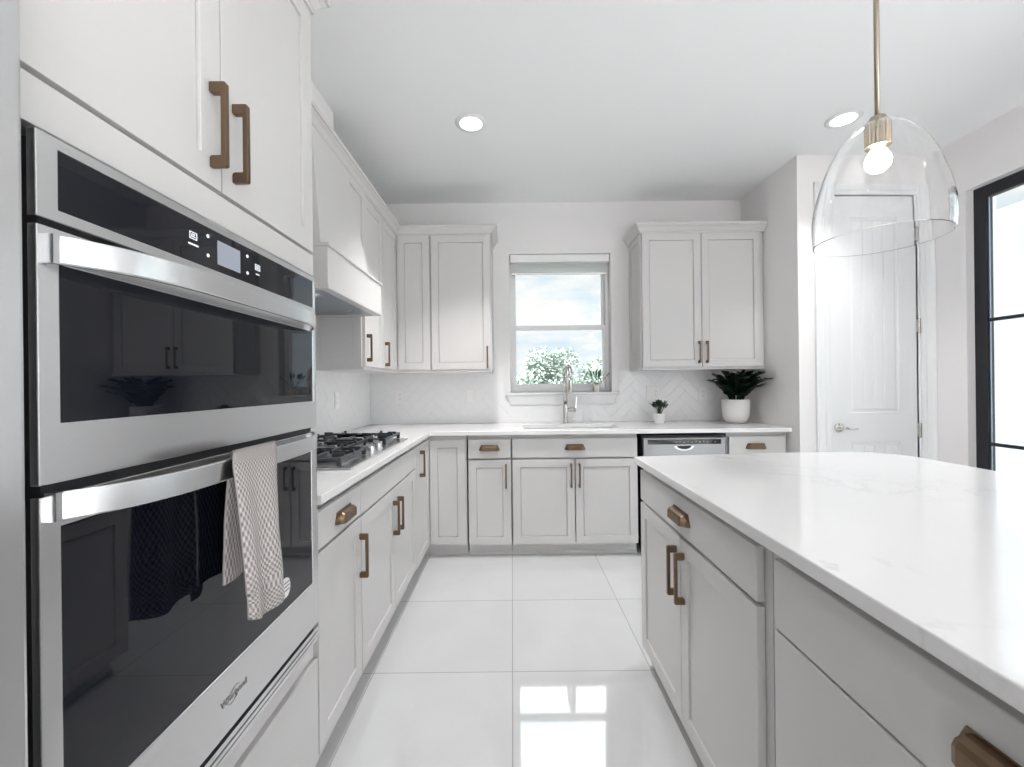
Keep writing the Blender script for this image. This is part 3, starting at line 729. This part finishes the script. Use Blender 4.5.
crown('crown_molding', [(UX,1.36),(UX,UY),(-.152,UY),(-.152,WB-.002)], UZ1, 'long off-white crown moulding over the hood and wall cabinets left of the window')
crown('crown_molding', [(1.022,WB-.002),(1.022,UY),(WR-.002,UY)], UZ1, 'off-white crown moulding on top of the cabinet right of the window')

# ------------------------------------------------------------------ range hood
t = thing('range_hood', 'off-white wooden range hood tapering above the gas cooktop', 'range hood', (WL, 2.19, 1.67))
def hb(): return MB()
O = Matrix.Translation((-WL, -2.19, -1.67))
HY0, HY1 = 1.815, 2.555
b = MB(); b.box(WL+.003, -.897, 1.36, 2.573, 1.88, UZ1, O); b.build('backing_panel', CAB, t)
b = MB(); 
def frame_rect(b, y0, y1, z0, z1, w, x, th, M):
    b.cells([y0,y0+w,y1-w,y1],[z0,z0+w,z1-w,z1], lambda y, z: not (y0+w<y<y1-w and z0+w<z<z1-w), x, x+th, 'x')
b2 = MB(); frame_rect(b2, HY0, 2.568, 1.885, UZ1, .05, -.897, .012, None); b.add(b2.v, b2.f, O); b.build('panel_frame', CAB, t, bevel=.001)
b = MB()
b.hexa([(WL+.02,1.868,1.87),(-.842,1.868,1.87),(-.842,2.51,1.87),(WL+.02,2.51,1.87),(WL+.02,1.845,2.40),(-.868,1.845,2.40),(-.868,2.245,2.40),(WL+.02,2.245,2.40)], O)
b.build('tapered_chimney', CAB, t, bevel=.0015)
b = MB(); b.box(WL+.012, -.79, HY0, HY1, 1.70, 1.862, O); band = b.build('lower_band', CAB, t, bevel=.002)
b = MB(); b.box(WL+.012, -.782, HY0-.008, HY1+.008, 1.862, 1.876, O); b.build('top_ledge', CAB, t, bevel=.003)
b = MB()
b.box(-.83, -.784, HY0-.006, HY1+.006, 1.676, 1.70, O); b.box(WL+.012, -.83, HY0-.006, HY0+.03, 1.676, 1.70, O); b.box(WL+.012, -.83, HY1-.03, HY1+.006, 1.676, 1.70, O)
b.build('bottom_trim', CAB, t, bevel=.004)
b = MB(); b.box(WL+.012, -.832, HY0+.032, HY1-.032, 1.682, 1.70, O); ins = b.build('hood_insert', DSTEEL, t)
for y in (1.98, 2.38):
    b = MB(); b.lathe([(.001,-.003),(.03,-.003),(.03,.002),(.001,.002)], 20, (-.92-WL, y-2.19, .010)); b.build('insert_light', CHROME, ins)

# ------------------------------------------------------------------ cooktop
t = thing('gas_cooktop', 'stainless gas cooktop with black iron grates in the left counter', 'cooktop', (-.905, 2.135, CT))
b = MB(); b.box(-.262, .262, -.458, .458, 0.0005, .010); b.build('tray', STEEL, t, bevel=.004)
b = MB(); b.box(-.235, .20, -.44, .44, .010, .0125); b.build('burner_pan', mat('pan_steel', (.55,.55,.56), .3, 1.0), t, bevel=.001)
burn = [(-.12,-.30,.040),(.10,-.30,.048),(-.12,.30,.048),(.10,.30,.036),(-.06,0,.058)]
for x, y, r in burn:
    b = MB(); b.lathe([(.001,.0126),(r*1.15,.0126),(r*1.15,.020),(r,.022),(r,.030),(r*.8,.033),(.001,.033)], 24, (x,y,0)); smooth_by_angle(b.build('burner', IRON, t), 40)
def grate(x0, x1, y0, y1, centers):
    b = MB(); z0, z1 = .034, .046; w = .0065
    for y in (y0, y1): b.box(x0, x1, y-w, y+w, z0, z1)
    for x in (x0, x1): b.box(x-w, x+w, y0, y1, z0, z1)
    for x in (x0, x1):
        for y in (y0, y1): b.box(x-.009, x+.009, y-.009, y+.009, .0126, z1+.002)
    ym = (y0+y1)/2
    for (cx, cy, r) in centers:
        for a in range(4):
            ang = a*PI/2; ux, uy = math.cos(ang), math.sin(ang)
            lim = (x1-cx if ux > .5 else cx-x0) if abs(ux) > .5 else (y1-cy if uy > .5 else cy-y0)
            lim = min(lim, .2)
            xa, xb = sorted((cx+ux*.022, cx+ux*lim)); ya, yb = sorted((cy+uy*.022, cy+uy*lim))
            b.box(xa-(w*.7 if abs(uy)>.5 else 0), xb+(w*.7 if abs(uy)>.5 else 0), ya-(w*.7 if abs(ux)>.5 else 0), yb+(w*.7 if abs(ux)>.5 else 0), z0+.003, z1+.007)
            # raised finger tips at the outer bar
            b.box(cx+ux*lim-.007, cx+ux*lim+.007, cy+uy*lim-.007, cy+uy*lim+.007, z0, z1+.014)
    if len(centers) == 2: b.box((x0+x1)/2-w, (x0+x1)/2+w, y0, y1, z0, z1+.003)
    for yy in (y0+.05, y1-.05):
        b.box(x0, x0+.05, yy-w*.7, yy+w*.7, z0, z1+.012); b.box(x1-.05, x1, yy-w*.7, yy+w*.7, z0, z1+.012)
    b.build('grate', IRON, t, bevel=.0015, seg=1)
grate(-.225, .205, -.440, -.158, [burn[0], burn[1]]); grate(-.225, .105, -.148, .148, [burn[4]]); grate(-.225, .205, .158, .440, [burn[2], burn[3]])
for k in range(5):
    b = MB(); y = -.112 + .056*k; x = .175 if k % 2 == 0 else .205
    b.lathe([(.001,.0101),(.023,.0101),(.023,.014),(.019,.016),(.0175,.036),(.0165,.038),(.001,.038)], 24, (x, y, 0)); b.box(x-.017, x+.017, y-.003, y+.003, .038, .046)
    smooth_by_angle(b.build('knob', STEEL, t), 40)

# ------------------------------------------------------------------ island
IXF = .57
t = thing('island_cabinet', 'light grey island cabinet with one long drawer over two doors, far from the camera', 'cabinet', (IXF+.02, 1.43, 0), -PI/2)
# local x = -(Y-1.43)
carcass(t, -.435, .470, .62, .09, .892, y0=.001); toe(t, -.435, .470, .60, .09)
drawer(t, -.450, .441, .735, .866, pull=(0.0, .800)); door(t, -.450, -.013, .085, .722, pull=(-.045, .595)); door(t, -.009, .441, .085, .722, pull=(.020, .595))
t = thing('island_cabinet', 'light grey island cabinet with slab drawers nearest the camera', 'cabinet', (IXF+.02, .47, 0), -PI/2)
carcass(t, -.487, .47, .62, .09, .892, y0=.001); toe(t, -.487, .47, .60, .09)
drawer(t, -.453, .46, .716, .866, pull=(0.0, .795)); drawer(t, -.453, .46, .405, .710, pull=(0, .60)); drawer(t, -.453, .46, .085, .399, pull=(0, .30))
o = None
t = thing('kitchen_island', 'light grey panelled back of the kitchen island under its overhanging top', 'island', (1.31, .93, 0))
b = MB(); b.box(-.098, -.02, -.93, .935, 0, BZ1); b.build('panel', CAB, t, bevel=.001)
b = MB(); Mb = Matrix.Rotation(PI/2, 4, 'Z')
for k in range(3): shaker(b, -.92+.615*k, -.92+.615*k+.61, .10, .87, Matrix.Translation((-.02,0,0)) @ Mb, rail=.07, t=.018)
b.build('shaker_panel', CAB, t)
def island_top():
    pts = [(.545,-.06),(1.735,-.06),(1.735,1.74)]
    cx, cy, r = 1.735-.19, 1.955-.19, .19
    for k in range(0, 11):
        a = PI/2*k/10; pts.append((cx+r*math.cos(a), cy+r*math.sin(a)))
    pts += [(1.25,1.945),(.9,1.920),(.549,1.889),(.545,1.885)]
    b = MB(); b.prism(pts, .893, .923, 'z')
    o = b.build('island_countertop', QUARTZ, bevel=.003, angle=50); tag(o, 'large white quartz island top with faint grey veins', 'countertop')
island_top()

# ------------------------------------------------------------------ lights
def pendant():
    t = thing('pendant_light', 'clear glass dome pendant with brass rod above the island', 'pendant light', (1.180, 1.345, ZC))
    zt = 2.084 - ZC; zr = 1.702 - ZC; R = .173
    prof_o = []; n = 26
    for k in range(n+1):
        f = k/n; prof_o.append(f)
    def rad(f): return R*max(0.0, (1-f**2.3))**(1/1.9)*(1 + .03*math.sin(PI*min(1, f*2)))
    fs_ = [1-(1-k/n)**1.6 for k in range(n)] 
    fs_ = sorted({round(x, 4) for x in fs_ if rad(x) > .024} )
    outer = [(rad(f), zr + f*(zt-zr)) for f in fs_] + [(.022, zt)]
    inner = [(max(r-.0024, .0195), z-.0012) for r, z in outer][::-1]
    b = MB(); b.lathe(outer + inner, 56, closed=True); sh = smooth_by_angle(b.build('glass_shade', GLASS, t), 50)
    b = MB(); b.lathe([(.001,0),(.065,0),(.065,-.012),(.058,-.022),(.001,-.022)], 32); b.build('canopy', LBRASS, t)
    b = MB(); b.tube([(0,0,-.02),(0,0,zt+.004)], .0075, 14); b.build('rod', LBRASS, t, smooth=True)
    b = MB(); pr = []
    N = 40; vs = []; fs = []
    for z in (zt+.012, zt-.012, zt-.080, zt-.084):
        for k in range(N):
            a = 2*PI*k/N; rr = (.034 if k % 2 else .0315) if z < zt-.01 else .020
            vs.append((rr*math.cos(a), rr*math.sin(a), z))
    for i in range(3):
        for k in range(N): fs.append((i*N+k, i*N+(k+1)%N, (i+1)*N+(k+1)%N, (i+1)*N+k))
    fs.append(tuple(range(N))); fs.append(tuple(3*N+k for k in range(N))[::-1])
    b.add(vs, fs); b.build('socket', LBRASS, t)
    b = MB(); z0 = zt-.070
    b.lathe([(.012,z0),(.014,z0-.015),(.024,z0-.030),(.033,z0-.048),(.035,z0-.062),(.031,z0-.079),(.018,z0-.092),(.002,z0-.096)], 24); b.build('bulb', BULB, t, smooth=True)
pendant()
for x, y, lab in ((-.229, 2.528, 'round recessed ceiling light near the sink side, left one'), (2.013, 2.528, 'round recessed ceiling light behind the glass pendant, right one'),
        (-.232, .45, 'added unseen ceiling light filling the aisle between ovens and island'), (2.039, .45, 'added unseen ceiling light filling the right side of the island'),  # unseen fixtures from here on are added to light the room
        (-.232, -1.7, 'added unseen ceiling light filling the room behind the ovens'), (2.039, -1.7, 'added unseen ceiling light filling the room behind the island')):
    t = thing('recessed_light', lab, 'ceiling light', (x, y, ZC), 0, 'recessed downlights in the ceiling')
    b = MB(); b.lathe([(.066,-.002),(.094,-.0005),(.094,-.004),(.072,-.010),(.066,-.009)], 40, closed=True); b.build('trim_ring', TRIM, t, smooth=True)
    b = MB(); b.lathe([(.001,-.0025),(.0665,-.0025),(.0665,-.006),(.001,-.006)], 40); b.build('lens', LENS, t)
    L = lamp('downlight', 'SPOT', (0,0,0), (0,0,-1), (95 if y > 2 else 12) if x < 0 else 40, (1.0, .98, .965), spot_size=math.radians(92), spot_blend=.7, shadow_soft_size=.06)
    L.parent = t; L.location = (0,0,-.02)

# ------------------------------------------------------------------ outlets
def wallplate(M, label, w, gangs, kind):
    t = thing('outlet_plate' if kind == 'outlet' else 'switch_plate', label, 'outlet' if kind == 'outlet' else 'light switch'); t.matrix_world = M
    b = MB(); b.box(-w/2, w/2, -.006, 0, -.058, .058); b.build('cover', PLATE, t, bevel=.003)
    for gx, gk in gangs:
        b = MB(); b.box(gx-.0165, gx+.0165, -.0078, -.006, -.034, .034); f = b.build('face', PLATE, t, bevel=.001)
        b = MB()
        if gk == 'o':
            for z in (-.018, .018): b.box(gx-.008, gx-.0055, -.0081, -.0078, z-.004, z+.006); b.box(gx+.0055, gx+.008, -.0081, -.0078, z-.004, z+.006); b.box(gx-.002, gx+.002, -.0081, -.0078, z-.012, z-.008)
            b.build('slots', SLOT, f)
        else:
            b.hexa([(gx-.014,-.0085,-.030),(gx+.014,-.0085,-.030),(gx+.014,-.0078,-.030),(gx-.014,-.0078,-.030),(gx-.014,-.0115,.030),(gx+.014,-.0115,.030),(gx+.014,-.0078,.030),(gx-.014,-.0078,.030)]); b.build('rocker', PLATE, f)
yb = WB - .0075
wallplate(Matrix.Translation((-.972, yb, 1.157)), 'white outlet plate on the back tile near the corner, below the corner wall cabinet', .072, [(0,'o')], 'outlet')
wallplate(Matrix.Translation((-.361, yb, 1.155)), 'white switch plate on the back tile just left of the window', .072, [(0,'s')], 'switch')
wallplate(Matrix.Translation((1.222, yb, 1.163)), 'white double plate on the tile above the tiny potted plant', .118, [(-.024,'s'),(.024,'o')], 'switch')
wallplate(Matrix.Translation((1.653, yb, 1.154)), 'white outlet plate on the tile left of the large potted plant', .075, [(0,'o')], 'outlet')
wallplate(Matrix.Translation((WL+.0075, 2.93, 1.154)) @ Matrix.Rotation(PI/2,4,'Z'), 'white outlet plate on the left wall tile behind the cooktop', .072, [(0,'o')], 'outlet')

# ------------------------------------------------------------------ plants
def leaf(b, p, d, up, L, W, fold=.25, seg=5, droop=0.0):
    p, d, up = Vector(p), Vector(d).normalized(), Vector(up)
    s = d.cross(up).normalized(); n = s.cross(d).normalized(); vs = []; fs = []
    for i in range(seg+1):
        f = i/seg; w = W*math.sin(PI*(f**1.15))**.65*.5 + .0004; c = p + d*L*f - Vector((0,0,1))*droop*f*f
        vs += [c - s*w + n*w*fold, c, c + s*w + n*w*fold]
    for i in range(seg):
        for q in range(2): fs.append((3*i+q, 3*i+q+1, 3*i+4+q, 3*i+3+q))
    b.add(vs, fs)
def big_plant():
    px, py = 1.818, 3.42
    t = thing('potted_plant', 'dark green leafy plant in a white ceramic pot at the counter end', 'plant', (px, py, CT))
    b = MB(); b.lathe([(.001,0),(.060,0),(.076,.008),(.090,.028),(.099,.06),(.104,.11),(.106,.188),(.103,.192),(.099,.190),(.098,.12),(.085,.03),(.001,.028)], 40); b.build('pot', CERAM, t, smooth=True)
    b = MB(); b.lathe([(.001,.16),(.0975,.16),(.0975,.172),(.001,.178)], 24); b.build('soil', SOIL, t)
    b = MB(); st = MB(); rnd = random.Random(11)
    ends = [(-.19,-.02,.335),(-.17,-.10,.36),(-.10,-.16,.380),(-.045,.05,.395),(.0,-.10,.395),(.05,-.17,.380),(.085,-.05,.395),(.105,-.165,.39),(.13,-.20,.345),(-.17,-.14,.30),(-.14,-.04,.34),(-.10,-.10,.35),(.09,-.12,.35),(.03,-.14,.37),(-.06,-.22,.36),(.02,.08,.380),(-.13,.04,.380),(.12,-.10,.33),(-.03,-.2,.31),(.06,-.22,.30)]
    for (ex, ey, ez) in ends:
        p0 = Vector((ex*.22, ey*.22, .17)); p2 = Vector((ex, ey, ez)); p1 = Vector((ex*.45, ey*.45, ez-.03)); pts = []
        for k in range(11):
            f = k/10; pts.append(p0*(1-f)**2 + p1*2*f*(1-f) + p2*f*f)
        st.tube(pts, [.0055-.0035*k/10 for k in range(11)], 6)
        for k in range(2, 11):
            d = (pts[min(k+1,10)] - pts[k-1]).normalized(); side = d.cross(Vector((0,0,1))).normalized()
            for sg in (-1, 1):
                dd = d*.55 + side*sg*.75 + Vector((0,0,.12+rnd.uniform(-.1,.1)))
                leaf(b, pts[k], dd, Vector((0,0,1)) + d*.2, rnd.uniform(.055,.066), rnd.uniform(.040,.050), .18, 5, .006)
        leaf(b, pts[10], pts[10]-pts[8], (0,0.2,1), .05, .028)
    st.build('stems', LEAFD, t); b.build('leaves', LEAFD, t, smooth=True)
big_plant()
def small_plant(name, label, loc, pr, ph, col, n, spread, hgt, leafL, lm, seed, long_=False):
    t = thing(name, label, 'plant', loc)
    b = MB(); b.lathe([(.001,0),(pr*.72,0),(pr*.78,.004),(pr*.96,ph-.006),(pr,ph-.004),(pr,ph),(pr*.9,ph),(pr*.86,ph*.5),(.001,ph*.5)], 28); b.build('pot', col, t, smooth=False)
    b = MB(); b.lathe([(.001,ph*.6),(pr*.86,ph*.6),(pr*.88,ph*.85),(.001,ph*.88)], 18); b.build('soil', SOIL, t)
    b = MB(); rnd = random.Random(seed)
    for k in range(n):
        a = rnd.uniform(0, 2*PI); e = rnd.uniform(.15, 1.0); r = spread*e
        p2 = Vector((r*math.cos(a), r*math.sin(a)*.7, ph + hgt*(1.05-.5*e*rnd.uniform(.4,1)))); p0 = Vector((p2.x*.15, p2.y*.15, ph*.8))
        b.tube([p0, (p0+p2)/2 + Vector((0,0,.01)), p2], .0012, 5)
        for q in range(3 if not long_ else 1):
            d = (p2-p0).normalized() + Vector((rnd.uniform(-1,1), rnd.uniform(-1,1), rnd.uniform(-.4,.6)))*(.8 if not long_ else .15)
            leaf(b, p2 - (p2-p0)*.12*q, d, (0,0.3,1), leafL*rnd.uniform(.8,1.2), leafL*(.55 if not long_ else .2), .2, 4)
    b.build('foliage', lm, t)
small_plant('potted_plant', 'tiny green plant in a small white pot on the back counter', (1.206, 3.45, CT), .049, .082, CERAM, 40, .062, .085, .030, LEAFD, 5)
small_plant('potted_plant', 'little plant in a cream pot on the window sill', (.742, WB+.02, 1.1805), .033, .06, mat('cream_pot', (.80,.74,.62), .5), 13, .10, .075, .06, LEAFG, 9, True)

def tree(label, x, y, w, h, seed, n=4200):
    t = thing('garden_tree', label, 'tree', (x, y, -.15), 0, 'trees seen through the kitchen window')
    rnd = random.Random(seed)
    b = MB(); b.tube([(0,0,0),(.05,.02,h*.4),(0,0,h*.75)], [.07,.05,.02], 8); b.build('trunk', BARK, t)
    b = MB(); blobs = [(rnd.uniform(-.55,.55)*w, rnd.uniform(-.4,.4)*w, h*rnd.uniform(.3,.86), w*rnd.uniform(.22,.36)) for _ in range(11)]
    for k in range(n):
        bx, by, bz, r = blobs[k % len(blobs)]
        v = Vector((rnd.gauss(0,1), rnd.gauss(0,1), rnd.gauss(0,1))).normalized()*r*rnd.uniform(.6,1.05)
        p = Vector((bx,by,bz)) + v
        if p.z > h: p.z = h - rnd.uniform(0, .1)
        d = v.normalized() + Vector((rnd.uniform(-.7,.7), rnd.uniform(-.7,.7), rnd.uniform(-.7,.7)))
        leaf(b, p, d, (rnd.uniform(-.5,.5),rnd.uniform(-.5,.5),1), .10, .05, .2, 2)
    b.build('crown', TREE, t)
for i, (x, y, w, h, lab) in enumerate([(-.05, 9.0, .9, 1.75, 'pale green garden tree at the left edge of the window view'), (1.0, 10.6, 1.0, 2.25, 'pale green garden tree directly behind the faucet top'),
        (1.85, 8.6, .9, 1.9, 'low pale green garden tree between faucet and sill plant'), (2.8, 11.6, .9, 2.6, 'pale green garden tree behind the sill plant in the window')]):
    tree(lab, x, y, w, h, 20+i)
